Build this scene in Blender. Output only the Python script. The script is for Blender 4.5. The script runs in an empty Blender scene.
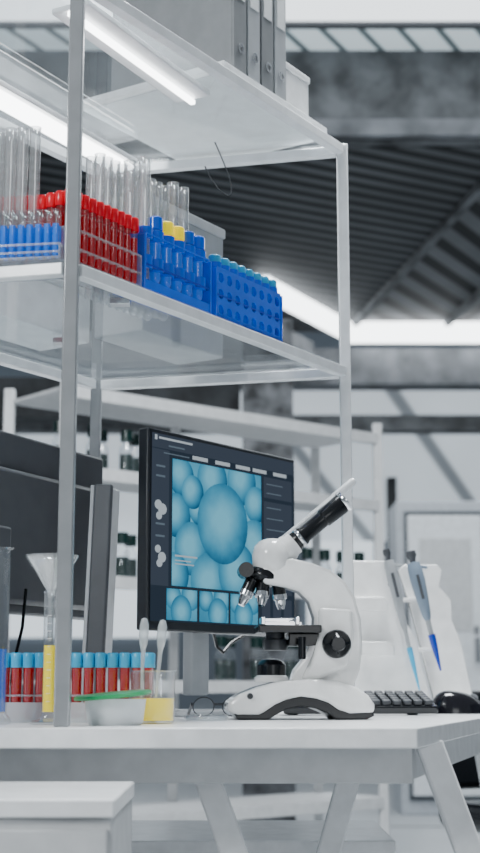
import bpy, bmesh, math, random
from mathutils import Vector, Matrix
random.seed(7)
E=0.80; TZ=0.75
C=bpy.context.scene.collection
PI=math.pi
# ---------------------------------------------------------------- materials
def nt(name):
    m=bpy.data.materials.new(name); m.use_nodes=True
    n=m.node_tree; n.nodes.clear()
    o=n.nodes.new('ShaderNodeOutputMaterial')
    return m,n,o
def mat(name,col,rough=0.45,metal=0.0,var=0.06,scale=30,bump=0.0,coat=0.0,emit=0,clear=0):
    m,n,o=nt(name)
    b=n.nodes.new('ShaderNodeBsdfPrincipled')
    b.inputs['Roughness'].default_value=rough; b.inputs['Metallic'].default_value=metal
    b.inputs['Coat Weight'].default_value=coat
    tc=n.nodes.new('ShaderNodeTexCoord'); nz=n.nodes.new('ShaderNodeTexNoise'); nz.inputs['Scale'].default_value=scale
    nz.inputs['Detail'].default_value=6
    n.links.new(tc.outputs['Object'],nz.inputs['Vector'])
    r=n.nodes.new('ShaderNodeValToRGB')
    r.color_ramp.elements[0].position=0.35; r.color_ramp.elements[1].position=0.65
    r.color_ramp.elements[0].color=[c*(1-var) for c in col]+[1]
    r.color_ramp.elements[1].color=[min(1,c*(1+var)) for c in col]+[1]
    n.links.new(nz.outputs['Fac'],r.inputs['Fac']); n.links.new(r.outputs['Color'],b.inputs['Base Color'])
    if bump:
        bp=n.nodes.new('ShaderNodeBump'); bp.inputs['Strength'].default_value=bump
        n.links.new(nz.outputs['Fac'],bp.inputs['Height']); n.links.new(bp.outputs['Normal'],b.inputs['Normal'])
    if emit:
        b.inputs['Emission Color'].default_value=list(col)+[1]; b.inputs['Emission Strength'].default_value=emit
    if clear:
        t=n.nodes.new('ShaderNodeBsdfTransparent'); t.inputs[0].default_value=[c**.25 if c>0 else .35 for c in col]+[1]
        mx=n.nodes.new('ShaderNodeMixShader'); mx.inputs[0].default_value=clear
        n.links.new(b.outputs[0],mx.inputs[1]); n.links.new(t.outputs[0],mx.inputs[2]); n.links.new(mx.outputs[0],o.inputs[0])
    else: n.links.new(b.outputs[0],o.inputs[0])
    return m
def emis(name,col,s):
    m,n,o=nt(name); e=n.nodes.new('ShaderNodeEmission'); e.inputs[0].default_value=list(col)+[1]; e.inputs[1].default_value=s
    n.links.new(e.outputs[0],o.inputs[0]); return m
def glass(name,tint=(.97,.98,.99),diff=0.02,dcol=(.9,.93,.95),gl=0.10,rough=0.05,face=.5):
    m,n,o=nt(name)
    t=n.nodes.new('ShaderNodeBsdfTransparent'); t.inputs[0].default_value=list(tint)+[1]
    g=n.nodes.new('ShaderNodeBsdfGlossy'); g.inputs['Roughness'].default_value=rough
    d=n.nodes.new('ShaderNodeBsdfDiffuse'); d.inputs[0].default_value=list(dcol)+[1]
    lw=n.nodes.new('ShaderNodeLayerWeight'); lw.inputs[0].default_value=0.3
    pw=n.nodes.new('ShaderNodeMath'); pw.operation='POWER'; pw.inputs[1].default_value=1.6
    n.links.new(lw.outputs['Facing'],pw.inputs[0])
    ma=n.nodes.new('ShaderNodeMath'); ma.operation='MULTIPLY_ADD'; ma.inputs[1].default_value=face; ma.inputs[2].default_value=gl*0.5
    n.links.new(pw.outputs[0],ma.inputs[0])
    m1=n.nodes.new('ShaderNodeMixShader'); m1.inputs[0].default_value=diff
    n.links.new(t.outputs[0],m1.inputs[1]); n.links.new(d.outputs[0],m1.inputs[2])
    m2=n.nodes.new('ShaderNodeMixShader'); n.links.new(ma.outputs[0],m2.inputs[0])
    n.links.new(m1.outputs[0],m2.inputs[1]); n.links.new(g.outputs[0],m2.inputs[2])
    n.links.new(m2.outputs[0],o.inputs[0]); return m
def ribs(name,c1,c2,scale,rot,lo=.35,hi=.6,glow=0,bump=.5,rough=.7):
    m,n,o=nt(name)
    b=n.nodes.new('ShaderNodeBsdfPrincipled'); b.inputs['Roughness'].default_value=rough
    tc=n.nodes.new('ShaderNodeTexCoord'); mp=n.nodes.new('ShaderNodeMapping'); mp.inputs['Rotation'].default_value=(0,0,rot)
    w=n.nodes.new('ShaderNodeTexWave'); w.inputs['Scale'].default_value=scale; w.bands_direction='X'
    n.links.new(tc.outputs['Object'],mp.inputs[0]); n.links.new(mp.outputs[0],w.inputs['Vector'])
    r=n.nodes.new('ShaderNodeValToRGB'); r.color_ramp.elements[0].position=lo; r.color_ramp.elements[1].position=hi
    r.color_ramp.elements[0].color=list(c1)+[1]; r.color_ramp.elements[1].color=list(c2)+[1]
    n.links.new(w.outputs['Fac'],r.inputs[0])
    nz=n.nodes.new('ShaderNodeTexNoise'); nz.inputs['Scale'].default_value=1.2; nz.inputs['Detail'].default_value=6
    n.links.new(tc.outputs['Object'],nz.inputs['Vector'])
    mr=n.nodes.new('ShaderNodeMapRange'); mr.inputs[1].default_value=.3; mr.inputs[2].default_value=.7; mr.inputs[3].default_value=.7; mr.inputs[4].default_value=1.3
    n.links.new(nz.outputs['Fac'],mr.inputs[0])
    vm=n.nodes.new('ShaderNodeVectorMath'); vm.operation='SCALE'; n.links.new(r.outputs[0],vm.inputs[0]); n.links.new(mr.outputs[0],vm.inputs['Scale'])
    n.links.new(vm.outputs[0],b.inputs['Base Color'])
    if glow:
        n.links.new(r.outputs[0],b.inputs['Emission Color']); b.inputs['Emission Strength'].default_value=glow
    bp=n.nodes.new('ShaderNodeBump'); bp.inputs['Strength'].default_value=bump; n.links.new(w.outputs['Fac'],bp.inputs['Height'])
    n.links.new(bp.outputs[0],b.inputs['Normal'])
    n.links.new(b.outputs[0],o.inputs[0]); return m
def cellmat(name):
    m,n,o=nt(name)
    uv=n.nodes.new('ShaderNodeTexCoord'); g=n.nodes.new('ShaderNodeTexGradient'); g.gradient_type='SPHERICAL'
    nz=n.nodes.new('ShaderNodeTexNoise'); nz.inputs['Scale'].default_value=24; nz.inputs['Detail'].default_value=8
    n.links.new(uv.outputs['UV'],g.inputs[0]); n.links.new(uv.outputs['Object'],nz.inputs['Vector'])
    a=n.nodes.new('ShaderNodeMath'); a.operation='MULTIPLY_ADD'; a.inputs[1].default_value=.45
    n.links.new(nz.outputs['Fac'],a.inputs[0]); n.links.new(g.outputs['Fac'],a.inputs[2])
    r=n.nodes.new('ShaderNodeValToRGB')
    els=r.color_ramp.elements; els[0].position=.2; els[0].color=(.010,.075,.16,1); els[1].position=1.05 if False else 1.0; els[1].color=(.15,.46,.62,1)
    for p,c in((.40,(.025,.18,.32,1)),(.62,(.06,.29,.45,1))):
        e1=els.new(p); e1.color=c
    n.links.new(a.outputs[0],r.inputs[0])
    e=n.nodes.new('ShaderNodeEmission'); e.inputs[1].default_value=1.1; n.links.new(r.outputs[0],e.inputs[0]); n.links.new(e.outputs[0],o.inputs[0]); return m

M=dict(
 steel=mat('painted_steel',(.38,.395,.41),.25,.45), steeld=mat('brushed_steel',(.25,.26,.28),.3,.5), frame=mat('light_painted_steel',(.88,.90,.92),.2,.1),
 white=mat('white_laminate',(.90,.91,.92),.25), white2=mat('white_plastic',(.90,.90,.89),.16,coat=.6),
 offw=mat('off_white',(.60,.61,.62),.45), black=mat('black_plastic',(.004,.005,.007),.22), blackg=mat('black_gloss',(.006,.006,.009),.15),
 dark=mat('dark_grey_plastic',(.016,.019,.024),.35), dgrey=mat('grey_board',(.075,.08,.09),.4), mgrey=mat('mid_grey_board',(.22,.23,.24),.6),
 lgrey=mat('light_grey',(.40,.42,.44),.5), chrome=mat('chrome',(.75,.76,.78),.12,1.0), keym=mat('key_plastic',(.045,.048,.055),.4),
 tray=mat('tray_plastic_painted_bounce',(.88,.89,.88),.3,emit=.28),  # emission paints in the light bounced onto the tray from below
 conc=mat('concrete',(.12,.127,.135),.85,var=.5,scale=5,bump=.7), conc2=mat('concrete_column',(.15,.155,.165),.85,var=.7,scale=9,bump=.8), concd=mat('concrete_dark',(.035,.038,.042),.85,var=.5,scale=7,bump=.6),  # concd is a darker concrete for the left background beam
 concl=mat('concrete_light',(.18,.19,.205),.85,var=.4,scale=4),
 wall=mat('wall_paint',(.18,.21,.245),.8,scale=1.5), floor=mat('floor_vinyl',(.48,.50,.52),.35,scale=2),
 metalcab=mat('cabinet_metal',(.50,.53,.57),.4), metaldoor=mat('cabinet_door_metal',(.82,.85,.88),.35), seam=mat('dark_seam',(.06,.07,.08),.6),
 glass=glass('clear_glass'), shelfg=glass('shelf_glass',(.96,.98,.99),.006,(.7,.78,.86),.11,.01,.45),
 tube=glass('tube_glass',gl=.14,face=.7), tubew=glass('tall_tube_glass',(.97,.985,.99),.16,(1,1,1),.35,.04,1.0), vess=glass('vessel_glass',(.96,.98,.99),.04,(.95,.98,1),.2,.03,.9),
 acry=glass('acrylic',(.95,.97,.98),.2,(.9,.93,.96),.12,.1,.4), veil=glass('frosted_acrylic',(.95,.97,.98),.38,(.9,.93,.96),.12,.1,.4),
 silic=glass('silicone',(.95,.97,.98),.42,(.9,.93,.96),.14,.12,.7), silict=glass('milky_tub_plastic',(.95,.97,.98),.7,(.9,.93,.96),.1,.2,.3),
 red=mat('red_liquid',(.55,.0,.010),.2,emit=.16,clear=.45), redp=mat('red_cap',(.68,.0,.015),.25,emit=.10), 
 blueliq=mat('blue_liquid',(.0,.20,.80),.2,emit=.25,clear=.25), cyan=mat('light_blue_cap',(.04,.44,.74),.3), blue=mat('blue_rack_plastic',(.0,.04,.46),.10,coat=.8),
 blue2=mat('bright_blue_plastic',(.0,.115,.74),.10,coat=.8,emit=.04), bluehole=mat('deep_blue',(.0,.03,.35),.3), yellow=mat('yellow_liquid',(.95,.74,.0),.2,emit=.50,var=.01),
 green=mat('green_plastic',(.0,.27,.08),.3), filling=mat('white_filling',(.85,.86,.86),.5), slate=mat('blue_grey_plastic',(.24,.31,.40),.35),
 led=emis('led_diffuser',(.95,.98,1),9), strip=emis('cove_light',(.92,.97,1),6), sky=emis('skylight_glow',(.88,.95,1),2.4), sky2=emis('window_glow',(.78,.88,.96),1.4),
 scr=emis('screen_navy',(.022,.033,.050),1), scr2=emis('screen_panel',(.042,.055,.078),1), scrw=emis('screen_white',(.42,.48,.53),1), scrd=emis('screen_dim',(.11,.15,.19),1),
 cell=cellmat('screen_cells'),
 ribA=ribs('ribbed_ceiling',(.002,.003,.004),(.12,.128,.138),2.1,math.radians(62),.35,.75), ribB=ribs('ribbed_ceiling_steep',(.002,.003,.004),(.12,.128,.138),1.3,math.radians(-12),.3,.6),
 ribC=ribs('ribbed_ceiling_cross',(.002,.003,.004),(.14,.148,.158),1.3,math.radians(30),.3,.6),
 slat=ribs('glazed_slats',(.06,.085,.095),(.54,.63,.67),1.6,math.radians(28),.04,.18,.9,.1),
 pane=ribs('sloped_panes',(.14,.16,.18),(.56,.62,.67),.28,math.radians(32),.01,.05,.95,.1,.3),
 bottle=mat('dark_green_bottle',(.003,.02,.018),.2),
)
# ---------------------------------------------------------------- builder
def basis(d):
    d=Vector(d).normalized(); a=Vector((0,0,1)) if abs(d.z)<.95 else Vector((1,0,0))
    u=d.cross(a).normalized(); w=d.cross(u).normalized(); return d,u,w
class B:
    def __init__(s): s.v=[];s.f=[];s.m=[];s.uv={}
    def add(s,vs,fs,mi=0):
        k=len(s.v); s.v+= [tuple(v) for v in vs]; s.f+=[tuple(i+k for i in f) for f in fs]; s.m+=[mi]*len(fs); return s
    def box(s,c,d,mi=0,R=None):
        vs=[]
        for sx in(-1,1):
            for sy in(-1,1):
                for sz in(-1,1):
                    p=Vector((sx*d[0]/2,sy*d[1]/2,sz*d[2]/2))
                    if R: p=R@p
                    vs.append(p+Vector(c))
        return s.add(vs,[(0,1,3,2),(4,6,7,5),(0,4,5,1),(2,3,7,6),(0,2,6,4),(1,5,7,3)],mi)
    def cyl(s,p0,p1,r0,r1=None,n=20,mi=0,cap=True):
        r1=r0 if r1 is None else r1; p0=Vector(p0);p1=Vector(p1); d,u,w=basis(p1-p0)
        vs=[]
        for p,r in((p0,r0),(p1,r1)):
            for i in range(n):
                a=2*PI*i/n; vs.append(p+u*math.cos(a)*r+w*math.sin(a)*r)
        fs=[(i,(i+1)%n,n+(i+1)%n,n+i) for i in range(n)]
        if cap: fs+=[tuple(range(n)),tuple(range(n,2*n))]
        return s.add(vs,fs,mi)
    def lathe(s,prof,n=20,mi=0,o=(0,0,0),ax=(0,0,1)):
        d,u,w=basis(ax); o=Vector(o); vs=[]
        for r,z in prof:
            for i in range(n):
                a=2*PI*i/n; vs.append(o+d*z+u*math.cos(a)*r+w*math.sin(a)*r)
        fs=[]
        for k in range(len(prof)-1):
            for i in range(n): fs.append((k*n+i,k*n+(i+1)%n,(k+1)*n+(i+1)%n,(k+1)*n+i))
        return s.add(vs,fs,mi)
    def prism(s,poly,y0,y1,mi=0):  # poly in x,z
        n=len(poly); vs=[(x,y0,z) for x,z in poly]+[(x,y1,z) for x,z in poly]
        return s.add(vs,[tuple(range(n)),tuple(range(n,2*n))]+[(i,(i+1)%n,n+(i+1)%n,n+i) for i in range(n)],mi)
    def slab(s,poly,z0,z1,mi=0):
        n=len(poly); vs=[(x,y,z0) for x,y in poly]+[(x,y,z1) for x,y in poly]
        return s.add(vs,[tuple(range(n)),tuple(range(n,2*n))]+[(i,(i+1)%n,n+(i+1)%n,n+i) for i in range(n)],mi)
    def ball(s,c,r,mi=0,n=18,m=10,R=None):
        if not hasattr(r,'__len__'): r=(r,r,r)
        vs=[];fs=[]
        for j in range(m+1):
            t=PI*j/m
            for i in range(n):
                a=2*PI*i/n; p=Vector((r[0]*math.sin(t)*math.cos(a),r[1]*math.sin(t)*math.sin(a),r[2]*math.cos(t)))
                if R: p=R@p
                vs.append(p+Vector(c))
        for j in range(m):
            for i in range(n): fs.append((j*n+i,j*n+(i+1)%n,(j+1)*n+(i+1)%n,(j+1)*n+i))
        return s.add(vs,fs,mi)
    def beam(s,p0,p1,w,h,mi=0):
        p0=Vector(p0);p1=Vector(p1); d=(p1-p0); L=d.length; d.normalize()
        up=Vector((0,0,1)) if abs(d.z)<.9 else Vector((0,1,0))
        sd=d.cross(up).normalized(); up=sd.cross(d).normalized()
        R=Matrix((d,sd,up)).transposed()
        return s.box((p0+p1)/2,(L,w,h),mi,R)
    def path(s,pts,r,n=8,mi=0):
        vs=[];P_=[Vector(p) for p in pts]
        for k,p in enumerate(P_):
            d=(P_[min(k+1,len(P_)-1)]-P_[max(k-1,0)]).normalized()
            u=d.cross(Vector((.1,1,.05))).normalized(); w=d.cross(u)
            for i in range(n):
                a=2*PI*i/n; vs.append(p+u*math.cos(a)*r+w*math.sin(a)*r)
        fs=[(k*n+i,k*n+(i+1)%n,(k+1)*n+(i+1)%n,(k+1)*n+i) for k in range(len(P_)-1) for i in range(n)]
        return s.add(vs,fs,mi)
    def holes(s,o,ua,va,nx,ny,cw,ch,r,th,mi=0,N=16):
        o=Vector(o);ua=Vector(ua);va=Vector(va);na=ua.cross(va)
        def P(a,b,t): return o+ua*a+va*b+na*t
        for ix in range(nx):
            for iy in range(ny):
                cx=(ix+.5)*cw; cy=(iy+.5)*ch
                sq=[];ci=[]
                for i in range(N):
                    a=2*PI*i/N+PI/4; ca,sa=math.cos(a),math.sin(a); k=1/max(abs(ca),abs(sa))
                    sq.append((cx+ca*k*cw/2,cy+sa*k*ch/2)); ci.append((cx+ca*r,cy+sa*r))
                vs=[P(*p,0) for p in sq]+[P(*p,0) for p in ci]+[P(*p,th) for p in sq]+[P(*p,th) for p in ci]
                fs=[]
                for i in range(N):
                    j=(i+1)%N
                    fs+=[(i,j,N+j,N+i),(2*N+i,2*N+j,3*N+j,3*N+i),(N+i,N+j,3*N+j,3*N+i)]
                s.add(vs,fs,mi)
        W=nx*cw;H=ny*ch
        c=[P(0,0,0),P(W,0,0),P(W,H,0),P(0,H,0),P(0,0,th),P(W,0,th),P(W,H,th),P(0,H,th)]
        s.add(c,[(0,1,5,4),(1,2,6,5),(2,3,7,6),(3,0,4,7)],mi)
        return s
    def obj(s,name,mats,parent=None,bevel=0,seg=2,label=None,smooth=True,loc=None):
        me=bpy.data.meshes.new(name); me.from_pydata(s.v,[],s.f)
        if not isinstance(mats,(list,tuple)): mats=[mats]
        for m in mats: me.materials.append(m)
        for p,mi in zip(me.polygons,s.m): p.material_index=mi
        bm=bmesh.new(); bm.from_mesh(me); bmesh.ops.remove_doubles(bm,verts=bm.verts,dist=1e-5)
        bmesh.ops.recalc_face_normals(bm,faces=bm.faces); bm.to_mesh(me); bm.free()
        if smooth:
            for p in me.polygons: p.use_smooth=True
            me.set_sharp_from_angle(angle=math.radians(38))
        ob=bpy.data.objects.new(name,me); C.objects.link(ob)
        if parent: ob.parent=parent
        if loc: ob.location=loc
        if bevel:
            b=ob.modifiers.new('bevel','BEVEL'); b.width=bevel; b.segments=seg; b.limit_method='ANGLE'; b.angle_limit=math.radians(38)
        if label: ob['label']=label
        return ob
def thing(name,label,cat,loc=(0,0,0),rz=0,group=None,rx=0,ry=0):
    e=bpy.data.objects.new(name,None); C.objects.link(e); e.empty_display_size=.02
    e.location=loc; e.rotation_euler=(rx,ry,rz); e['label']=label; e['category']=cat
    if group: e['group']=group
    return e
def meta(o,label,cat,group=None):
    o['label']=label;o['category']=cat
    if group:o['group']=group
    return o
def dup(root,loc,rz=None,label=None):
    def cp(o,par):
        n=o.copy(); C.objects.link(n)
        if par: n.parent=par
        for ch in list(o.children): cp(ch,n)
        return n
    n=cp(root,None); n.location=loc
    if rz is not None: n.rotation_euler[2]=rz
    if label: n['label']=label
    return n
def struct(o): o['kind']='structure'; return o

# ---------------------------------------------------------------- room
def quadbox(name,c,d,m,bevel=0): return struct(B().box(c,d).obj(name,m,bevel=bevel,smooth=False))
quadbox('floor',(0,6,-.05),(16,22,.1),M['floor'])
for k,(p0,p1) in enumerate([((-7,9.0,.002),(7,8.2,.002)),((1.2,6.5,.002),(2.6,14.5,.002))]):
    struct(B().beam(p0,p1,.03,.004).obj('trim_%d'%(20+k),M['mgrey'],smooth=False))
quadbox('wall_back',(0,15.1,2.6),(16,.2,5.2),M['wall'])
quadbox('wall_left',(-7.6,6,2.6),(.2,18,5.2),M['wall'])
quadbox('wall_right',(7.6,6,2.6),(.2,18,5.2),M['wall'])
zc=E+3.1
def ceil(name,poly,z,m,th=.08):
    return struct(B().slab(poly,z,z+th).obj(name,m,smooth=False))
ceil('ceiling',[(-7.5,7.9),(1.6,7.9),(0.95,12.3),(-7.5,12.3)],zc,M['ribA'])
ceil('ceiling_panel',[(1.6,7.9),(2.3,7.9),(1.75,12.3),(.95,12.3)],zc+.002,M['ribC'])
ceil('ceiling_panel',[(2.3,7.9),(7.5,7.9),(7.5,12.3),(1.75,12.3)],zc,M['ribB'])
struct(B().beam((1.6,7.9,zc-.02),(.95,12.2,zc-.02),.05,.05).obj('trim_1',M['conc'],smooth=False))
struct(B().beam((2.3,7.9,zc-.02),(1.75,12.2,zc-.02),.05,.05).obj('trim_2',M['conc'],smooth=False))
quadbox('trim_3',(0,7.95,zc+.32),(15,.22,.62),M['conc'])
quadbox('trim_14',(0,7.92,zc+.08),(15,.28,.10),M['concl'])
quadbox('trim_4',(0,7.53,zc+.60),(15,.05,.05),M['dgrey'])
ceil('window_1',[(-7.5,7.56),(7.5,7.56),(7.5,7.88),(-7.5,7.88)],E+3.68,M['slat'],.02)
ceil('window_2',[(-7.5,5.2),(7.5,5.2),(7.5,7.52),(-7.5,7.52)],E+3.70,M['sky'],.02)
struct(B().box((4.25,12.0,E+3.02),(6.7,.16,.15)).obj('trim_5',M['strip'],smooth=False))
struct(B().beam((.95,12.0,E+3.02),(.16,10.5,E+3.02),.12,.12).obj('trim_6',M['strip'],smooth=False))
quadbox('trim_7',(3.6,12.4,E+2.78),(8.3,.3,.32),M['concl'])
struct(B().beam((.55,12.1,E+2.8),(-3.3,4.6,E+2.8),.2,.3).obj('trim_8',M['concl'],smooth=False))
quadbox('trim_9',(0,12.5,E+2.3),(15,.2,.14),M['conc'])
struct(B().add([(-7,14.9,E+1.5),(7,14.9,E+1.5),(7,12.7,E+2.75),(-7,12.7,E+2.75)],[(0,1,2,3)]).obj('window_3',M['pane'],smooth=False))
quadbox('window_4',(1.05,14.95,E+1.6),(.7,.06,2.3),M['sky2'])
quadbox('window_5',(-1.7,14.95,E+1.3),(1.9,.06,1.6),M['sky2'])
quadbox('window_6',(2.4,14.95,E+1.75),(1.7,.06,.8),M['sky2'])
quadbox('trim_10',(1.50,14.0,E+1.9),(.10,.1,1.9),M['dark'])
quadbox('trim_11',(.55,14.8,E+1.3),(.08,.1,3.2),M['dgrey'])
struct(B().box((.137,7.0,(E+1.80)/2),(.25,.25,E+1.80)).obj('trim_12',M['conc2'],bevel=.01))
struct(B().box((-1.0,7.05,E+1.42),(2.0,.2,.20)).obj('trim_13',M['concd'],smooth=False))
lamp=thing('ceiling_lamp','slim glowing white linear lamp hanging near the back wall','lamp',(2.0,14.2,E+2.02))
B().box((0,0,0),(.85,.08,.06)).obj('diffuser',M['strip'],lamp); B().box((0,0,.05),(.87,.1,.03)).obj('housing',M['white'],lamp)
B().cyl((-.3,0,.06),(-.3,0,.6),.006).obj('cable',M['dark'],lamp);B().cyl((.3,0,.06),(.3,0,.6),.006).obj('cable',M['dark'],lamp)

# ---------------------------------------------------------------- tall cabinet at the back
cab=thing('storage_cabinet','tall white metal cabinet with framed double doors by the back wall','cabinet',(1.60,9.3,0))
B().box((0,.25,1.0),(1.15,.5,2.0)).obj('body',M['metalcab'],cab,.006)
B().box((0,-.004,1.01),(1.05,.02,1.84)).obj('door_gap',M['seam'],cab)
for sx in(-.265,.265):
    d=B().box((sx,-.025,1.01),(.48,.03,1.78)).obj('door',M['metaldoor'],cab,.008)
    B().box((sx+(.19 if sx<0 else -.19),-.065,1.03),(.03,.04,.16)).obj('handle',M['steeld'],d,.004)
    B().box((sx+(.19 if sx<0 else -.19),-.045,1.16),(.03,.012,.05)).obj('lock',M['steeld'],d,.002)
    B().box((sx,-.042,1.45),(.34,.006,.6)).obj('panel',M['offw'],d,.002)

# ---------------------------------------------------------------- background shelving + bottles
bs=thing('shelving_unit','white metal lab shelving with rows of bottles behind the desk','shelf',(0,0,0))
q0=Vector((-.56,4.5,0));q1=Vector((.53,5.42,0)); dd=(q1-q0).normalized(); nn=Vector((-dd.y,dd.x,0))
for q in(q0,q0+nn*.35,q1,q1+nn*.35,(q0+q1)/2+nn*.35):
    B().box((q.x,q.y,(E+1.0)/2),(.035,.035,E+1.0)).obj('post',M['offw'],bs,.003)
for z in(.96,.70,.353,.02,-.4):
    b=B()
    pl=[q0,q1,q1+nn*.35,q0+nn*.35]
    b.slab([(p.x,p.y) for p in pl],E+z-.012,E+z+.0)
    b.beam(q0+Vector((0,0,E+z-.021)),q1+Vector((0,0,E+z-.021)),.03,.04)
    b.obj('shelf',M['offw'],bs)
bt=thing('reagent_bottle','small clear reagent bottle with dark green cap on the rear shelf','bottle',(0,0,0),group='reagent bottles on the rear shelf')
B().lathe([(0,0),(.024,0),(.025,.008),(.025,.085),(.012,.11),(.012,.125)],14).obj('body',M['tube'],bt)
B().lathe([(0,.002),(.022,.002),(.022,.07),(0,.07)],14).obj('liquid',M['bottle'],bt)
B().lathe([(0,.155),(.021,.152),(.021,.115),(0,.115)],14).obj('cap',M['bottle'],bt)
first=True
for z,k0,k1,n in((.353,.60,.98,13),(.70,.02,.35,8),(.353,.0,.3,7),(.02,.5,.9,8)):
    for i in range(n):
        k=k0+(k1-k0)*i/(n-1); p=q0+(q1-q0)*k+nn*(.08+.05*(i%2))
        if first: bt.location=(p.x,p.y,E+z+.001); first=False
        else: dup(bt,(p.x,p.y,E+z+.001))

# ---------------------------------------------------------------- lab bench
tb=thing('lab_bench','white lab desk with thin top and splayed white legs','desk')
top=[(-1.1,1.80),(.218,1.79),(.64,3.2),(-1.1,3.25)]
B().slab(top,TZ-.025,TZ).obj('tabletop',M['white'],tb,.002)
b=B(); b.beam((-1.05,1.92,TZ-.050),(.225,1.91,TZ-.050),.02,.048); b.beam((.205,1.91,TZ-.05),(.55,3.12,TZ-.05),.02,.048); b.beam((-1.05,3.15,TZ-.05),(.55,3.12,TZ-.05),.02,.048)
b.obj('apron',M['offw'],tb,.002)
for p0,p1 in(((.255,1.97,TZ-.026),(.51,1.94,0)),((.195,2.35,TZ-.026),(-.02,2.35,0)),((-.062,1.98,TZ-.026),(.215,1.95,0)),((-.9,2.0,TZ-.026),(-.98,1.95,0)),((.5,3.05,TZ-.026),(.62,3.1,0)),((-.9,3.1,TZ-.026),(-1.0,3.15,0))):
    B().beam(p0,p1,.036,.030).obj('leg',M['white'],tb,.003)

pc=thing('drawer_cabinet','white rolling drawer cabinet standing before the desk','cabinet',(-.572,1.62,.012))
B().box((0,0,.340),(.887,.27,.632)).obj('body',M['offw'],pc,.003)
B().box((0,-.002,.667),(.891,.280,.018)).obj('top_panel',M['white'],pc,.002,2)
d=B().box((.02,-.140,.565),(.84,.012,.165)).obj('drawer',M['offw'],pc,.003); B().box((.05,-.155,.57),(.16,.015,.012)).obj('handle',M['steeld'],d,.003)
d=B().box((.02,-.140,.27),(.84,.012,.40)).obj('drawer',M['offw'],pc,.003); B().box((.05,-.155,.3),(.16,.015,.012)).obj('handle',M['steeld'],d,.003)
for sx in(-.4,.4):
    for sy in (-.09,.09): B().cyl((sx-.01,sy,.0125),(sx+.01,sy,.0125),.0245).obj('caster',M['black'],pc)
pc2=thing('low_cabinet','low white metal cabinet on the floor under the desk','cabinet',(.015,2.7,0))
B().box((0,0,.26),(.46,.34,.52)).obj('body',M['white'],pc2,.004)
B().box((0,0,.531),(.50,.38,.022)).obj('top_panel',M['white'],pc2,.003)
for sx in(-.115,.115):
    d=B().box((sx,-.176,.26),(.22,.012,.48)).obj('door',M['white'],pc2,.002); B().box((sx*.3,-.19,.36),(.012,.016,.1)).obj('handle',M['steeld'],d,.002)

ch=thing('office_chair','black office chair on a star base beside the desk','chair',(.80,3.75,0),.4)
b=B(); b.box((0,0,.47),(.44,.44,.07)); b.obj('seat',M['black'],ch,.03,3)
b=B(); b.box((0,.24,.66),(.40,.05,.26)); b.obj('backrest',M['black'],ch,.02,3)
B().box((0,.23,.5),(.06,.02,.2)).obj('bracket',M['dark'],ch)
B().cyl((0,0,.08),(0,0,.44),.025).obj('column',M['chrome'],ch)
for i in range(5):
    a=i*2*PI/5; lg=B().beam((0,0,.09),(.26*math.cos(a),.26*math.sin(a),.06),.04,.025).obj('leg',M['black'],ch,.004)
    B().ball((.26*math.cos(a),.26*math.sin(a),.028),.028).obj('caster',M['black'],lg)

# ---------------------------------------------------------------- main glass shelving on the bench
A=Vector((-.226,1.845,0));Bv=Vector((.188,2.49,0));Cv=Vector((-.268,2.60,0));Dv=A+(Cv-Bv)
sv=(Bv-A).normalized(); su=(Cv-Bv).normalized(); LAB=(Bv-A).length
ZM=E+.552; ZT=E+.972
sh=thing('glass_shelf_unit','grey steel frame shelf with glass shelves standing on the desk','shelf')
for q,wd in((A,.0195),(Bv,.0195),(Cv,.0195),(Dv,.0195)):
    B().box((0,0,(ZT-TZ)/2+.005),(wd,wd,ZT-TZ+.01)).obj('post',M['steel'] if q is not Bv else M['frame'],sh,.002,loc=(q.x,q.y,TZ))
def rails(z):
    for a,c in((A,Bv),(Bv,Cv),(Cv,Dv),(Dv,A)):
        d=(c-a).normalized()
        B().beam(a+d*.011+Vector((0,0,z)),c-d*.011+Vector((0,0,z)),.018,.017).obj('rail',M['frame'],sh,.0015)
rails(ZM);rails(ZT-.002)
for z in(ZM+.010,ZT+.008):
    ins=[A+(sv+su)*.004,Bv+(su-sv)*.004,Cv-(su+sv)*.004,Dv+(sv-su)*.004]
    B().slab([(p.x,p.y) for p in ins],z,z+.006).obj('shelf',M['shelfg'],sh)
SM=ZM+.017; ST=ZT+.015
def sp(k,w,z):
    p=A+sv*k+su*w; return Vector((p.x,p.y,z))
av=math.atan2(sv.y,sv.x)
for k,w in((.2,.06),(.42,.3)):
    B().box(sp(k,w,ZM+.004),(.03,.02,.010)).obj('bracket',M['chrome'],sh,.001)
for p0,p1,wd,hw in((Vector((-.245,1.91,ZT-.018)),Vector((-.078,2.23,ZT-.018)),.008,.065),(Vector((-.47,2.06,ZT-.026)),Vector((-.215,2.52,ZT-.026)),.040,.060)):
    l=thing('led_lamp','slim white led bar glowing under the top glass shelf','lamp')
    B().beam(p0,p1,wd,.007).obj('diffuser',M['led'],l); B().beam(p0+Vector((0,0,.010)),p1+Vector((0,0,.010)),hw,.010).obj('housing',M['white'],l,.002)
cb=B(); pts=[]
for i in range(15):
    t=i/14; pts.append((-.045+.03*math.sin(t*PI*1.2),2.42,ZT-.012-.10*math.sin(t*PI*.85)))
cb.path(pts,.0012,6); meta(cb.obj('cable',M['dark']),'thin dark cable looping under the top glass shelf','cable')

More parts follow.
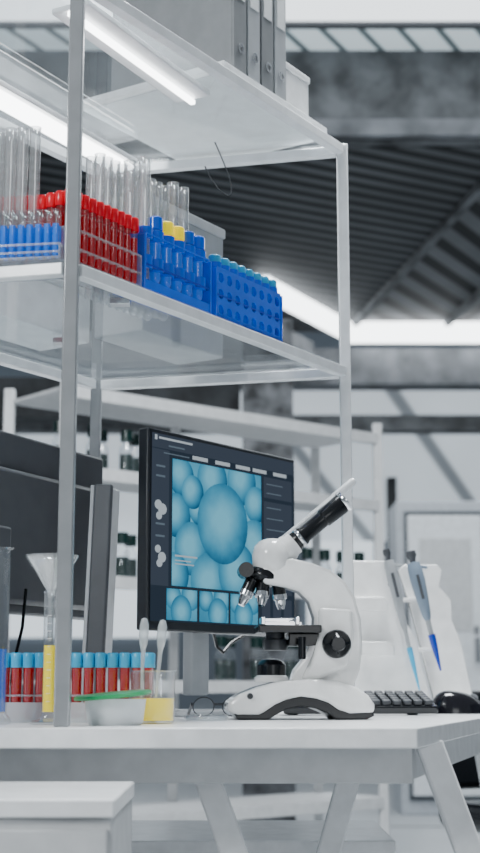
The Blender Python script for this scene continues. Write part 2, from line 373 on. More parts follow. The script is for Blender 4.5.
ks=LAB*.54+.030
tr=thing('storage_tray','flat white tray added under the binders, with painted bounce light','tray',sp(ks-.050,.012,ST),av)  # added to show the binders' undersides as pale and lit
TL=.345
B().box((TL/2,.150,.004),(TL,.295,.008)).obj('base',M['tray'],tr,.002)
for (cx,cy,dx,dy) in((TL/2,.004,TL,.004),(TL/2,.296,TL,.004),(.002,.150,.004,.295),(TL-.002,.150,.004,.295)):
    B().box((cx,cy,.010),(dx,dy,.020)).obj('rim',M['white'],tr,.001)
def binder(k,lab,m,h=.32,t=.042):
    bd=thing('ring_binder',lab,'binder',sp(k,.022,ST+.009),av,group='binders on the top shelf')
    B().box((t/2,.135,h/2),(t-.002,.255,h)).obj('cover',m,bd,.002)
    B().box((t/2,.006,h/2),(t-.004,.004,h-.004)).obj('spine',m,bd,.001)
    B().lathe([(.005,0),(.009,0),(.009,.002),(.005,.002)],14,0,(t/2,.003,.06),(0,-1,0)).obj('finger_ring',M['chrome'],bd)
    B().box((t/2,.0035,.2),(t*.6,.002,.1)).obj('spine_label',M['white'],bd)
    return bd
for i in range(4):
    binder(ks+i*.044,'grey ring binder standing upright on the top glass shelf',[M['mgrey'],M['lgrey'],M['mgrey'],M['lgrey']][i])
bx=thing('archive_box','low light grey storage box on the top glass shelf','box',sp(ks+.180,.026,ST+.009),av)
B().box((.046,.11,.045),(.088,.20,.09)).obj('body',M['white'],bx,.002); B().box((.046,.11,.097),(.092,.205,.012)).obj('lid',M['white'],bx,.002)
bx=thing('storage_box','light grey box with lid standing on the middle glass shelf','box',sp(.45,.17,SM),av)
B().box((.10,.05,.11),(.24,.10,.22)).obj('body',M['lgrey'],bx,.003); B().box((.10,.05,.228),(.246,.106,.018)).obj('lid',M['offw'],bx,.003)
bx=thing('storage_box','long cream box lying on the middle glass shelf','box',sp(.16,.31,SM),av)
B().box((.17,.05,.04),(.34,.11,.08)).obj('body',M['white'],bx,.003); B().box((.17,.05,.086),(.346,.116,.012)).obj('lid',M['offw'],bx,.003)

# ---------------------------------------------------------------- tubes
def tube(name,label,r,h,liq=None,lh=0,cap=None,group=None,capmat=None,gm=None):
    t=thing(name,label,'test tube',group=group)
    B().lathe([(0,0),(r*.6,r*.15),(r*.95,r*.7),(r,r*1.2),(r,h),(r*1.12,h+.0015),(r*.85,h+.001),(r*.85,h-.004)],12).obj('glass',gm or M['tube'],t)
    if liq: B().lathe([(0,r*.12),(r*.55,r*.25),(r*.88,r*.8),(r*.93,lh),(0,lh)],12).obj('liquid',liq,t)
    if cap: B().lathe([(r*1.15,h-.015),(r*1.25,h-.014),(r*1.25,h+.004),(r*1.05,h+.006),(0,h+.006)],12).obj('cap',capmat,t)
    return t
def rowof(proto,locs):
    proto.location=locs[0]
    for l in locs[1:]: dup(proto,l)
def rack(label,loc,rz,nx,ny,c,h,m,levels,r,front=False,group=None):
    rk=thing('test_tube_rack',label,'tube rack',loc,rz,group=group)
    W=nx*c;D=ny*c
    B().box((-.0015,D/2,h/2),(.003,D,h)).obj('end_panel',m,rk,.0008); B().box((W+.0015,D/2,h/2),(.003,D,h)).obj('end_panel',m,rk,.0008)
    for z in levels: B().holes((0,0,z),(1,0,0),(0,1,0),nx,ny,c,c,r,.003).obj('tray',m,rk)
    B().box((W/2,D/2,.0015),(W,D,.003)).obj('base',m,rk)
    return rk
r1=rack('clear acrylic rack full of red-capped tubes on the glass shelf',sp(.014,.014,SM),av,10,4,.0163,.05,M['acry'],[.02,.047],.0070,group='clear tube racks')
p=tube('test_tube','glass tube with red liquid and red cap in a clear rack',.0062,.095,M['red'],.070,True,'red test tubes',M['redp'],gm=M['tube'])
u2=Vector((-math.sin(av),math.cos(av),0))
base=sp(.014,.014,SM+.0035)
rowof(p,[base+sv*(.0163*(i+.5))+u2*(.0163*(j+.5)) for j in range(4) for i in range(10)])
p2=tube('test_tube','slim red-filled tube with red cap standing in a clear rack',.0055,.105,M['red'],.085,True,'red test tubes',M['redp'])
r2=rack('clear acrylic rack of red tubes beside the steel post',(-.374,1.932,SM),-.15,8,3,.0138,.06,M['acry'],[.03,.057],.006,group='clear tube racks')
R2=Matrix.Rotation(-.15,3,'Z')
rowof(p2,[Vector((-.374,1.932,SM+.0035))+R2@Vector((.0138*(i+.5),.0138*(j+.5),0)) for j in range(3) for i in range(2,8)])
p3=tube('test_tube','small glass tube with bright blue liquid in a clear rack',.0048,.065,M['blueliq'],.046,False,'blue test tubes')
r3=rack('low clear acrylic rack of blue-filled tubes at the shelf edge',(-.378,1.868,SM),-.15,11,2,.0122,.022,M['acry'],[.008,.019],.0052,group='clear tube racks')
rowof(p3,[Vector((-.378,1.868,SM+.0035))+R2@Vector((.0122*(i+.5),.0122*(j+.5),0)) for j in range(2) for i in range(11)])
p4=tube('test_tube','tall empty clear glass tube standing upright on the glass shelf',.0078,.20,None,0,False,'tall clear tubes',gm=M['tubew'])
rowof(p4,[Vector((-.374+.0175*i,1.903-.0026*i,SM+.0005)) for i in range(6)]+[Vector((-.365+.0175*i,1.9205-.0026*i,SM+.0005)) for i in range(4)])
def bluerack(k,L,h,label,n,rows,m,mh,opened=False):
    rk=thing('test_tube_rack',label,'tube rack',sp(k,.014,SM+.001),av,group='blue tube racks')
    c=L/n; D=2*c
    if not opened:
        B().holes((0,0,0),(1,0,0),(0,0,1),n,rows,c,h/rows,min(c,h/rows)*.33,-.004).obj('front_panel',m,rk)
        B().holes((0,D,0),(1,0,0),(0,0,1),n,rows,c,h/rows,min(c,h/rows)*.33,-.004).obj('back_panel',mh,rk)
        levels=[(h,.012)]
    else:
        levels=[(h-.004,.018),(h*.42,.020)]
    B().holes((0,0,h),(1,0,0),(0,1,0),n,2,c,c,c*.36,.003).obj('tray',m,rk)
    B().holes((0,0,h*.45),(1,0,0),(0,1,0),n,2,c,c,c*.36,.003).obj('tray',mh,rk)
    B().box((-.002,D/2,h/2),(.004,D+.004,h)).obj('end_panel',m,rk,.001);B().box((L+.002,D/2,h/2),(.004,D+.004,h)).obj('end_panel',m,rk,.001)
    B().box((L/2,D/2,.004 if not opened else .008),(L,D,.008 if not opened else .016)).obj('base',m,rk)
    for zz,hh in levels:
        for i in range(n):
            for j in range(2):
                B().lathe([(c*.37,0),(c*.37,hh),(c*.485,hh),(c*.485,0),(c*.37,0)],18,0,(c*(i+.5),c*(j+.5),zz)).obj('collar',m if (j==0 or not opened) else mh,rk)
    return c
c1=bluerack(LAB*.245,.168,.085,'open blue plastic rack of rings holding glass tubes',6,2,M['blue2'],M['blue'],True)
c2=bluerack(LAB*.49,.195,.080,'bright blue plastic tube rack with rows of round holes',8,3,M['blue2'],M['blue'])
o1=sp(LAB*.245,.014,SM+.018)
p5=tube('test_tube','tall clear glass tube standing in the blue rack',.0090,.190,None,0,False,'tall clear tubes',gm=M['tubew'])
rowof(p5,[o1+sv*(c1*(i+.5))+u2*(c1*(j+.5)) for (i,j) in ((0,0),(0,1),(1,1),(4,1),(5,1))])
p5b=tube('test_tube','long clear glass tube standing behind the blue rack',.0080,.222,None,0,False,'tall clear tubes',gm=M['tubew'])
rowof(p5b,[sp(.215+.0185*i,.105,SM+.001) for i in range(10)]+[sp(.225+.0185*i,.126,SM+.001) for i in range(9)])
p6=tube('test_tube','clear tube with bright yellow cap standing in the blue rack',.0095,.100,M['blueliq'],.075,True,'yellow capped tubes',M['yellow'])
p6.location=o1+sv*(c1*2.5)+u2*(c1*.5); dup(p6,o1+sv*(c1*3.5)+u2*(c1*.5)); dup(p6,o1+sv*(c1*2.5)+u2*(c1*1.5)); dup(p6,o1+sv*(c1*3.5)+u2*(c1*1.5))
p9=tube('test_tube','short tube with glossy blue cap in the blue rack',.0095,.100,M['blueliq'],.085,True,'blue capped tubes',M['blue2'])
p9.location=o1+sv*(c1*1.5)+u2*(c1*.5); dup(p9,o1+sv*(c1*4.5)+u2*(c1*.5)); dup(p9,o1+sv*(c1*5.5)+u2*(c1*.5))
p7=tube('test_tube','short tube with light blue cap in the blue rack',.0082,.090,M['blueliq'],.08,True,'blue capped tubes',M['cyan'])
o2=sp(LAB*.49,.014,SM+.010)
rowof(p7,[o2+sv*(c2*(i+.5))+u2*(c2*(j+.5)) for j in range(2) for i in range(8)])

# ---------------------------------------------------------------- main monitor
H=.332
def monitor(name,label,p0,p1,zb,H,neckoff=.5):
    p0=Vector(p0);p1=Vector(p1); d=p1-p0; W=d.length; a=math.atan2(d.y,d.x)
    mo=thing(name,label,'monitor',(p0.x,p0.y,TZ),a)
    z0=zb-TZ; th=.022
    B().box((W/2,th/2+.001,z0+H/2),(W,th,H)).obj('frame',M['dark'],mo,.003)
    B().box((W/2,th+.010,z0+H*.48),(W*.6,.024,H*.6)).obj('back_cover',M['dark'],mo,.01)
    cx=W*neckoff
    B().box((cx,th+.045,z0+H*.2-.01),(.05,.022,z0+H*.55)).obj('neck',M['lgrey'],mo,.004)
    B().cyl((cx,th+.02,z0+H*.4),(cx,th+.05,z0+H*.4),.035).obj('hinge',M['black'],mo)
    B().box((cx-.02,th+.05,.005),(.16,.13,.010)).obj('base',M['lgrey'],mo,.004)
    return mo,W,z0
mo,W,z0=monitor('computer_monitor','slim black monitor showing blue microscope cell image',(-.150,2.31,0),(.104,2.655,0),E+.0895,H)
def clip(poly,x0,x1,y0,y1):
    for ax,lim,sg in((0,x0,1),(0,x1,-1),(1,y0,1),(1,y1,-1)):
        out=[]
        for i in range(len(poly)):
            a=poly[i];c=poly[(i+1)%len(poly)]
            ia=(a[ax]-lim)*sg>=0; ic=(c[ax]-lim)*sg>=0
            if ia: out.append(a)
            if ia!=ic:
                t=(lim-a[ax])/(c[ax]-a[ax]); out.append((a[0]+(c[0]-a[0])*t,a[1]+(c[1]-a[1])*t))
        poly=out
        if not poly: return []
    return poly
faces=[];verts=[];mids=[];uvs=[]
def addpoly(poly,mi,layer,uvc=None):
    if len(poly)<3: return
    k=len(verts)
    for x,y in poly:
        verts.append((x*W,-.0002-layer*.00008,z0+H*(1-y)))
        if uvc: uvs.append(((x-uvc[0])/uvc[2],(y-uvc[1])/uvc[3]))
        else: uvs.append((0,0))
    faces.append(tuple(range(k,k+len(poly)))); mids.append(mi)
def rect(x0,y0,x1,y1,mi,layer): addpoly([(x0,y0),(x1,y0),(x1,y1),(x0,y1)],mi,layer)
rect(.018,.022,.985,.955,0,0)
rect(.018,.022,.985,.095,1,1); rect(.06,.037,.27,.048,2,2); rect(.12,.072,.22,.080,3,2); rect(.035,.03,.05,.055,2,2)
for x0_ in(.27,.42,.56,.68,.83): rect(x0_,.100,x0_+.10,.120,2,2)
rect(.09,.112,.25,.118,3,2)
rect(.018,.10,.125,.78,1,1)
for yy in(.18,.23,.47,.53): rect(.045,yy,.10,yy+.010,3,2)
for (cx,cy,rr) in((.06,.38,.022),(.085,.40,.026),(.065,.435,.018),(.06,.60,.018),(.085,.64,.024),(.07,.67,.018)):
    addpoly([(cx+rr*math.cos(t*PI/8),cy+rr*1.1*math.sin(t*PI/8)) for t in range(16)],2,2+cx)
addpoly([(.145,.135),(.74,.135),(.74,.775),(.145,.775)],4,1.5,(.45,.45,.62,.62))
cells=[(.20,.22,.08),(.17,.42,.09),(.27,.58,.11),(.16,.72,.09),(.40,.21,.10),(.60,.19,.10),(.70,.30,.08),(.31,.38,.06),(.69,.52,.11),(.38,.74,.12),(.70,.74,.10),(.27,.29,.07),(.57,.68,.13),(.47,.43,.17)]
for i,(cx,cy,rr) in enumerate(cells):
    pl=[(cx+rr*math.cos(t*PI/18),cy+rr*1.25*math.sin(t*PI/18)) for t in range(36)]
    addpoly(clip(pl,.145,.74,.135,.775),4,3+i,(cx-.015,cy-.015,rr*1.15,rr*1.44))
rect(.16,.62,.30,.629,2,20);rect(.16,.645,.26,.651,2,20);rect(.16,.662,.28,.668,2,20)
rect(.76,.135,.97,.775,1,1)
for yy in(.17,.22,.30,.36,.42,.50,.56,.64,.70): rect(.78,yy,.78+.1+.07*((yy*37)%1),yy+.006,3,2)
rect(.76,.25,.97,.27,0,2)
for i in range(3):
    x0_=.115+i*.205; w_=.19
    addpoly([(x0_,.79),(x0_+w_,.79),(x0_+w_,.945),(x0_,.945)],4,1,(x0_+.2,.7,.4,.4))
    for j,(cx,cy,rr) in enumerate(((x0_+.04,.83,.05),(x0_+.15,.82,.06),(x0_+.09+.03*(i%2),.90,.065))):
        addpoly(clip([(cx+rr*math.cos(t*PI/10),cy+rr*1.25*math.sin(t*PI/10)) for t in range(20)],x0_,x0_+w_,.79,.945),4,2+j,(cx,cy,rr*1.15,rr*1.44))
for i in range(3): rect(.745+i*.08,.80,.805+i*.08,.935,1,1)
me=bpy.data.meshes.new('screen'); me.from_pydata(verts,[],faces)
ul=me.uv_layers.new(name='UVMap')
for m_ in(M['scr'],M['scr2'],M['scrw'],M['scrd'],M['cell']): me.materials.append(m_)
for p_,mi in zip(me.polygons,mids): p_.material_index=mi
for li,l in enumerate(me.loops): ul.data[li].uv=uvs[l.vertex_index]
so=bpy.data.objects.new('screen',me); C.objects.link(so); so.parent=mo; so['label']='lit screen with blue cells and side panels'
c=B().path([(W*.55,.05,z0+.02),(W*.62,.06,z0-.02),(W*.66,.06,z0-.03),(W*.72,.06,z0-.012),(W*.8,.04,z0+.01)],.003,8); c.obj('cable',M['black'],mo)

e1=Vector((-.262,2.50,0)); dv=Vector((.42,.907,0)).normalized()
a2=math.atan2(-dv.y,-dv.x)
m2=thing('computer_monitor','dark monitor turned away showing its plain back cover','monitor',(e1.x,e1.y,TZ),a2)
zb=.162;Hh=.285
B().box((.24,.012,zb+Hh/2),(.48,.022,Hh)).obj('frame',M['dgrey'],m2,.004)
B().box((.24,-.001,zb+Hh/2),(.47,.002,Hh-.012)).obj('screen',M['blackg'],m2)
B().box((.24,.030,zb+Hh*.42),(.42,.016,Hh*.74)).obj('back_cover',M['dgrey'],m2,.008)
B().box((.36,.05,.15),(.05,.02,.28)).obj('neck',M['dgrey'],m2,.004)
B().box((.33,.03,.006),(.14,.12,.012)).obj('base',M['dgrey'],m2,.004)
B().path([(.27,.045,.2),(.285,.05,.14),(.30,.05,.10),(.31,.05,.06),(.32,.03,.02)],.0025,8).obj('cable',M['black'],m2)
st=thing('desktop_computer','slim grey desktop computer standing upright by the monitors','computer',(-.236,2.29,TZ+.001),-.25,ry=.035)
B().box((0,.03,.19),(.024,.055,.36)).obj('body',M['white'],st,.004)
B().box((.004,-.002,.19),(.030,.012,.362)).obj('front_panel',M['dgrey'],st,.003)
B().box((-.0125,-.006,.19),(.006,.010,.358)).obj('edge_trim',M['lgrey'],st,.001)
B().box((0,.03,.004),(.05,.08,.008)).obj('foot',M['black'],st)

# ---------------------------------------------------------------- microscope
mc=thing('microscope','white and black laboratory microscope on the desk','microscope',(.0885,2.27,TZ),.06)
def X(px): return (px-297)*.00157
def Z(py): return (721-py)*.00155
def pp(l): return [(X(a),Z(b)) for a,b in l]
def P3(px,py,y=0): return (X(px),y,Z(py))
B().prism(pp([(225,711),(228,703),(238,696),(255,689),(278,683),(305,681),(335,683),(352,689),(364,697),(370,706),(370,715),(345,716),(334,712),(324,705),(312,701),(298,699),(284,702),(273,707),(264,713),(257,717),(235,717)]),-.06,.06).obj('base',M['white2'],mc,.008,3)
B().prism(pp([(236,720.8),(232,714),(260,714),(271,706),(283,701),(298,698),(313,700),(325,704),(335,711),(367,713),(370,717),(362,720.8),(332,720.8),(324,715),(312,710),(298,708),(283,711),(272,717),(266,720.8)]),-.057,.057).obj('foot',M['black'],mc,.002)
b=B();b.lathe([(0,0),(.027,0),(.027,.006),(.023,.010)],28,1,P3(272,684)); b.lathe([(.023,.009),(.023,.026),(.018,.032),(.013,.034),(0,.034)],28,0,P3(272,684)); b.obj('illuminator',[M['black'],M['white2']],mc)
B().lathe([(.013,.0),(.013,.002),(0,.003)],24,0,P3(272,662)).obj('lens',M['tube'],mc)
B().prism(pp([(290,686),(352,691),(359,672),(362,648),(361,622),(355,599),(345,583),(331,572),(312,565),(292,560),(270,562),(260,572),(264,586),(286,590),(299,594),(309,604),(314,620),(313,640),(305,659),(294,672)]),-.024,.024).obj('arm',M['white2'],mc,.005,3)
B().prism(pp([(318,610),(351,612),(353,640),(346,669),(318,682),(300,682),(312,657),(318,637)]),-.035,.035).obj('gear_housing',M['white2'],mc,.006,3)
b=B(); b.lathe([(0,-.004),(.025,-.004),(.031,.004),(.032,.022),(.028,.036),(.020,.044),(.010,.048),(0,.048)],28,0,P3(273,570)); b.obj('head',M['white2'],mc)
dirE=Vector((X(347)-X(285),0,Z(499)-Z(551))).normalized()
o=Vector(P3(285,552))
B().lathe([(0,0),(.022,0),(.022,.020),(.019,.026),(.019,.032)],24,0,o-dirE*.010,dirE).obj('tube_socket',M['white2'],mc)
b=B()
b.lathe([(.012,.015),(.0155,.024),(.0155,.040),(.0135,.043),(.0135,.082),(.0155,.084),(.0168,.122),(.014,.126),(.0,.126)],24,0,o,dirE); b.obj('eyepiece_tube',M['black'],mc)
perp=Vector((-dirE.z,0,dirE.x))
b=B(); o2_=o+Vector((0,.032,0))+perp*.016
b.lathe([(.0,.01),(.0055,.01),(.0055,.124),(.0065,.126),(.0065,.166),(.005,.169),(0,.169)],24,0,o2_,dirE); b.obj('eyepiece_tube',M['frame'],mc,label='pale metal eyepiece tube')
B().lathe([(.0168,.122),(.0182,.124),(.0182,.129),(.011,.131),(0,.129)],24,0,o,dirE).obj('eyecup',M['chrome'],mc)
B().lathe([(.0156,.030),(.0163,.031),(.0163,.035),(.0156,.036)],24,0,o,dirE).obj('tube_ring',M['chrome'],mc)
tn=Vector((-.32,-.15,-1)).normalized()
b=B(); b.lathe([(0,-.012),(.022,-.010),(.027,0),(.027,.006),(.020,.012),(0,.013)],28,0,P3(266,577),tn); b.obj('nosepiece',M['black'],mc)
def objective(px,py,dx,dy,L,r):
    d=Vector((dx,dy,-1)).normalized(); b=B()
    b.lathe([(0,0),(r,0),(r,L*.45)],18,0,P3(px,py),d)
    b.lathe([(r*1.08,L*.45),(r*1.08,L*.62),(r*.85,L*.66),(r*.75,L*.82),(r*.5,L),(0,L)],18,1,P3(px,py),d)
    b.obj('objective',[M['black'],M['chrome']],mc)
objective(253,581,-.45,-.1,.045,.0105);objective(264,584,-.12,-.35,.040,.0105);objective(279,583,.12,.1,.044,.0105)
B().cyl(P3(246,572,-.024),P3(246,572,.024),.012).obj('focus_ring',M['black'],mc)
B().box(P3(288,632),(.098,.105,.012)).obj('stage',M['black'],mc,.002)
b=B(); b.box(P3(281,626.5,-.008),(.062,.055,.006)); b.box(P3(262,624,-.02),(.006,.05,.012)); b.box(P3(296,624,-.02),(.006,.05,.012)); b.box(P3(281,624,.02),(.06,.006,.014)); b.obj('specimen_holder',M['chrome'],mc,.001)
B().lathe([(0,0),(.018,0),(.020,.006),(.020,.016),(.015,.018),(.015,.026),(0,.026)],24,0,P3(276,652.5)).obj('condenser',M['dark'],mc)
B().box(P3(304,642),(.05,.05,.020)).obj('stage_bracket',M['black'],mc,.002)
B().cyl(P3(300,640,-.045),P3(300,662,-.045),.006).obj('stage_knob',M['black'],mc)
b=B(); b.lathe([(0,0),(.018,0),(.022,-.004),(.022,-.018),(.020,-.021),(.012,-.022)],28,0,P3(334,647,-.036),(0,1,0))
b.lathe([(.012,-.022),(.012,-.034),(.010,-.036),(0,-.036)],24,0,P3(334,647,-.036),(0,1,0)); b.obj('focus_knob',M['black'],mc)
b=B(); b.lathe([(.018,0),(.022,.004),(.022,.018),(.012,.022),(.012,.034),(0,.036)],28,0,P3(334,647,.036),(0,1,0)); b.obj('focus_knob',M['black'],mc)
B().cyl(P3(248,698,-.0595),P3(248,698,-.065),.005,.004).obj('brightness_dial',M['dark'],mc)

# ---------------------------------------------------------------- pipette stand + pipettes
ps=thing('pipette_stand','white plastic pipette stand with angular leaning side panels','pipette stand',(.336,2.96,TZ),0)
def X2(px): return (px-405)*.00206
def Z2(py): return max(0,(711-py)*.00203)
def pq(l): return [(X2(a),Z2(b)) for a,b in l]
left=[(346,566),(352,561),(386,561),(391,567),(389,586),(403,596),(404,618),(416,640),(431,708),(346,708),(350,664),(345,640),(345,612),(350,600),(346,588)]
right=[(402,569),(408,563),(441,563),(446,569),(443,586),(455,600),(455,620),(463,640),(476,708),(437,708),(426,660),(412,600)]
B().prism(pq(left),-.03,-.008).obj('side_panel',M['white2'],ps,.002,2)
B().prism(pq(right),.012,.034).obj('side_panel',M['white2'],ps,.002,2)
for dy in(0,44):
    B().prism([(X2(a+dy*.12),Z2(b_+dy)) for a,b_ in [(356,598),(384,598),(388,604),(388,612),(356,612)]],-.048,-.028).obj('cradle',M['white2'],ps,.002,2)
B().slab([(X2(345),-.06),(X2(473),-.06),(X2(473),.08),(X2(345),.08)],0,.010).obj('base',M['white2'],ps,.003)
B().box((X2(398),.005,Z2(600)),(.10,.04,.008)).obj('crossbar',M['white2'],ps,.002);B().box((X2(412),.005,Z2(650)),(.10,.04,.008)).obj('crossbar',M['white2'],ps,.002)
def pipette(label,p0,p1,r,hm,tm,y):
    pt=thing('micropipette',label,'pipette',(.336,2.96,TZ),0,group='pipettes on the stand')
    a=Vector((X2(p0[0]),y,Z2(p0[1])));c=Vector((X2(p1[0]),y,Z2(p1[1]))); L=(c-a).length; d=(c-a)/L
    B().lathe([(0,0),(r*.75,0),(r*.8,.010),(r*.6,.014),(r*.45,.02),(r*.45,.03)],16,0,a,d).obj('plunger',M['dgrey'],pt)
    B().lathe([(0,.022),(r,.024),(r*1.15,.036),(r*1.2,.06),(r*.95,L*.42),(r*.7,L*.54),(r*.45,L*.58)],16,0,a,d).obj('handle',hm,pt)
    s=d.cross(Vector((0,1,0)))
    B().beam(a+d*.035+s*r,a+d*.04+s*(r+.012),.012,.006).obj('finger_hook',hm,pt,.001)
    B().beam(a+d*.05-Vector((0,r*1.15,0)),a+d*.10-Vector((0,r*1.1,0)),.006,.003).obj('display',M['dgrey'],pt)
    B().lathe([(r*.42,L*.57),(r*.36,L*.8)],14,0,a,d).obj('shaft',M['lgrey'],pt)
    B().lathe([(r*.6,L*.70),(r*.55,L*.78),(r*.15,L),(0,L)],14,0,a,d).obj('tip',tm,pt)
pipette('pale grey pipette with light blue tip hanging on the white stand',(386,551),(416,690),.0100,M['lgrey'],M['cyan'],-.066)
pipette('blue-grey pipette with deep blue tip on the white stand',(410,553),(437,671),.0130,M['slate'],M['blue'],-.066)

# ---------------------------------------------------------------- keyboard + mouse
kb=thing('keyboard','black compact computer keyboard lying on the desk','keyboard',(.208,2.595,TZ+.0115),.06,rx=.17)
B().box((0,0,.008),(.272,.120,.014)).obj('body',M['black'],kb,.003)
k0=B().box((0,0,0),(.0150,.0165,.009)).obj('key',M['keym'],kb,.002)
k0.location=(-.121,-.044,.019)
for i in range(14):
    for j in range(5):
        if i==0 and j==0: continue
        n=k0.copy(); C.objects.link(n); n.location=(-.121+i*.0186,-.044+j*.0215,.019)
for sx in(-.11,.11): B().box((sx,.05,-.009),(.02,.008,.022)).obj('foot',M['black'],kb)
ms=thing('computer_mouse','black wireless computer mouse beside the keyboard','mouse',(.408,2.72,TZ),math.radians(8))
b=B(); vs=[];n=24;m_=8
for j in range(m_+1):
    t=PI/2*j/m_
    for i in range(n):
        a=2*PI*i/n; x=.053*math.cos(a)*max(0,math.cos(t))**.7; y=.032*math.sin(a)*max(0,math.cos(t))**.7; vs.append((x,y,.041*math.sin(t)*(1-.22*(x/.058))))
fs=[(j*n+i,j*n+(i+1)%n,(j+1)*n+(i+1)%n,(j+1)*n+i) for j in range(m_) for i in range(n)]+[tuple(range(n))]
b.add(vs,fs); b.obj('body',M['blackg'],ms)
B().cyl((.030,-.003,.028),(.030,.003,.028),.009).obj('scroll_wheel',M['lgrey'],ms)

# ---------------------------------------------------------------- desk glassware
rx,ry,nxx,cc=-.345,2.05,13,.0172
rk=rack('clear acrylic rack of red tubes with light blue caps on desk',(rx,ry,TZ),.0,nxx,2,cc,.04,M['acry'],[.016,.036],.0068)
B().box((nxx*cc/2,-.0015,.014),(nxx*cc,.002,.028)).obj('front_panel',M['veil'],rk)
p8=tube('test_tube','red-filled tube with light blue cap in a clear rack',.0066,.088,M['red'],.078,True,'light blue capped tubes',M['cyan'])
rowof(p8,[Vector((rx+cc*(i+.5),ry+cc*(j+.5),TZ+.0035)) for j in range(2) for i in range(nxx)])
def cylinder(label,loc,liq,lh,r=.011,h=.19):
    g=thing('graduated_cylinder',label,'measuring cylinder',loc)
    B().lathe([(0,0),(.024,0),(.025,.004),(r*1.3,.008),(r,.014),(r,h),(r*1.25,h+.003),(r*.9,h+.002),(r*.9,.016),(0,.015)],20).obj('glass',M['tube'],g)
    B().lathe([(0,.0165),(r*.89,.0165),(r*.89,lh),(0,lh)],18).obj('liquid',liq,g)
    b=B(); n=6
    for i in range(12):
        z=.03+i*(h-.05)/12; vs=[]
        for zz in(z,z+.0006):
            for j in range(n): a=-PI*.5+(j-2.5)*.12; vs.append((math.cos(a)*r*1.015,math.sin(a)*r*1.015,zz))
        b.add(vs,[(j,j+1,n+j+1,n+j) for j in range(n-1)])
    b.obj('graduation_marks',M['white'],g)
    return g
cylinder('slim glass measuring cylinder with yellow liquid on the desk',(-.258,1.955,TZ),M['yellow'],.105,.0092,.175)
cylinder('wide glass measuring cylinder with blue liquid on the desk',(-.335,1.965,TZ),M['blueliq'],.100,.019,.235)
fn=B().lathe([(.004,.11),(.0045,.165),(.006,.178),(.036,.222),(.0365,.226),(.034,.224),(.005,.180),(.003,.165),(.003,.11)],26)
fn=fn.obj('funnel',M['tubew']); fn.location=(-.258,1.955,TZ+.001); meta(fn,'clear plastic funnel sitting in the slim glass cylinder','funnel')
ct=thing('plastic_container','small white plastic tub with tilted green lid','container',(-.165,1.920,TZ),.05)
B().lathe([(0,0),(.034,0),(.037,.004),(.041,.034),(.039,.034),(.035,.005),(0,.004)],28).obj('tub',M['silict'],ct)
B().lathe([(0,.002),(.033,.0045),(.036,.026),(0,.026)],24).obj('filling',M['filling'],ct)
l_=B().lathe([(0,.038),(.04,.038),(.051,.0365),(.052,.039),(.050,.0415),(.042,.042),(0,.0425)],28).obj('lid',M['green'],ct); l_.rotation_euler=(.04,-.09,0)
bk=thing('glass_beaker','small glass beaker with yellow liquid on the desk','beaker',(-.121,2.010,TZ))
B().lathe([(0,0),(.028,0),(.031,.004),(.031,.068),(.034,.072),(.0305,.070),(.029,.005),(0,.003)],26).obj('glass',M['tube'],bk)
B().lathe([(0,.004),(.0285,.004),(.0295,.034),(0,.034)],24).obj('liquid',M['yellow'],bk)
for dx,dy,tx,h in((-.016,.0,.05,.111),(.004,.005,.14,.109)):
    dr=thing('dropper','translucent white dropper standing in the glass beaker','dropper',(-.121+dx,2.010+dy,TZ+.0345),0,ry=tx*.6)
    B().lathe([(0,0),(.0018,0),(.0026,.04),(.0032,h*.5),(.0034,h*.60)],12).obj('stem',M['silic'],dr)
    B().lathe([(.0034,h*.60),(.0056,h*.67),(.0068,h*.78),(.0066,h*.90),(.0042,h*.98),(0,h)],16).obj('bulb',M['silic'],dr)
pd=thing('petri_dish','flat round glass petri dish lying on the desk','petri dish',(-.050,2.165,TZ))
B().lathe([(0,0),(.030,0),(.031,.002),(.031,.007),(.0295,.007),(.029,.002),(0,.0015)],30).obj('dish',M['acry'],pd)
B().lathe([(0,.009),(.032,.009),(.033,.007),(.033,.003),(.0322,.003)],30).obj('lid',M['tube'],pd)
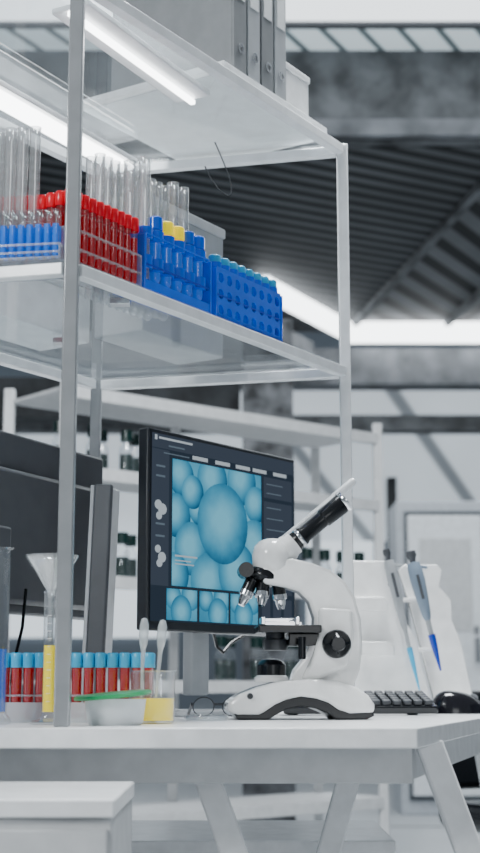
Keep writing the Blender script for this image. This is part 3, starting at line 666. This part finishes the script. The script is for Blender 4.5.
sg=thing('safety_glasses','clear safety glasses with dark frame resting on the desk','glasses',(-.035,2.345,TZ),.1)
for s in(-1,1):
    B().lathe([(.0165,-.001),(.018,0),(.0165,.001)],20,0,(s*.024,0,.018),(0,1,.5)).obj('rim',M['dark'],sg)
    B().lathe([(0,0),(.0165,.0004)],20,0,(s*.024,0,.018),(0,1,.5)).obj('lens',M['glass'],sg)
    B().beam((s*.043,0,.022),(s*.045,.06,.004),.003,.005).obj('temple',M['dark'],sg)
B().beam((-.008,0,.022),(.008,0,.022),.003,.004).obj('bridge',M['dark'],sg)

# ---------------------------------------------------------------- lights
def area(name,loc,rot,size,sy,e,col=(1,1,1)):
    l=bpy.data.lights.new(name,'AREA'); l.shape='RECTANGLE'; l.size=size; l.size_y=sy; l.energy=e; l.color=col
    o=bpy.data.objects.new(name,l); C.objects.link(o); o.location=loc; o.rotation_euler=rot; return o
area('room_and_fill_light',(.2,2.6,3.4),(0,0,0),.9,.7,165,(.93,.975,1))
area('room_and_fill_light',(-1.8,-.2,2.6),(math.radians(55),0,math.radians(-38)),.8,.8,72,(.95,.985,1))  # soft side light added at the left
area('room_and_fill_light',(.9,-1.4,1.3),(math.radians(82),0,math.radians(16)),1.2,.8,9,(.95,.98,1))  # weak front fill added behind the camera for the under-desk parts
area('room_and_fill_light',(1.2,8.5,3.6),(0,0,0),4,3,95,(.90,.965,1))
w=bpy.data.worlds.new('world'); bpy.context.scene.world=w; w.use_nodes=True
w.node_tree.nodes['Background'].inputs[0].default_value=(.82,.92,1,1); w.node_tree.nodes['Background'].inputs[1].default_value=.30
# ---------------------------------------------------------------- camera
cd=bpy.data.cameras.new('camera'); cam=bpy.data.objects.new('camera',cd); C.objects.link(cam)
cam.location=(0,0,E); cam.rotation_euler=(math.radians(90+10.35),0,0)
cd.sensor_fit='VERTICAL'; cd.sensor_height=24; cd.sensor_width=24; cd.lens=1424/853*24
cd.dof.use_dof=True; cd.dof.focus_distance=2.15; cd.dof.aperture_fstop=3.5
cd.clip_start=.05
bpy.context.scene.camera=cam
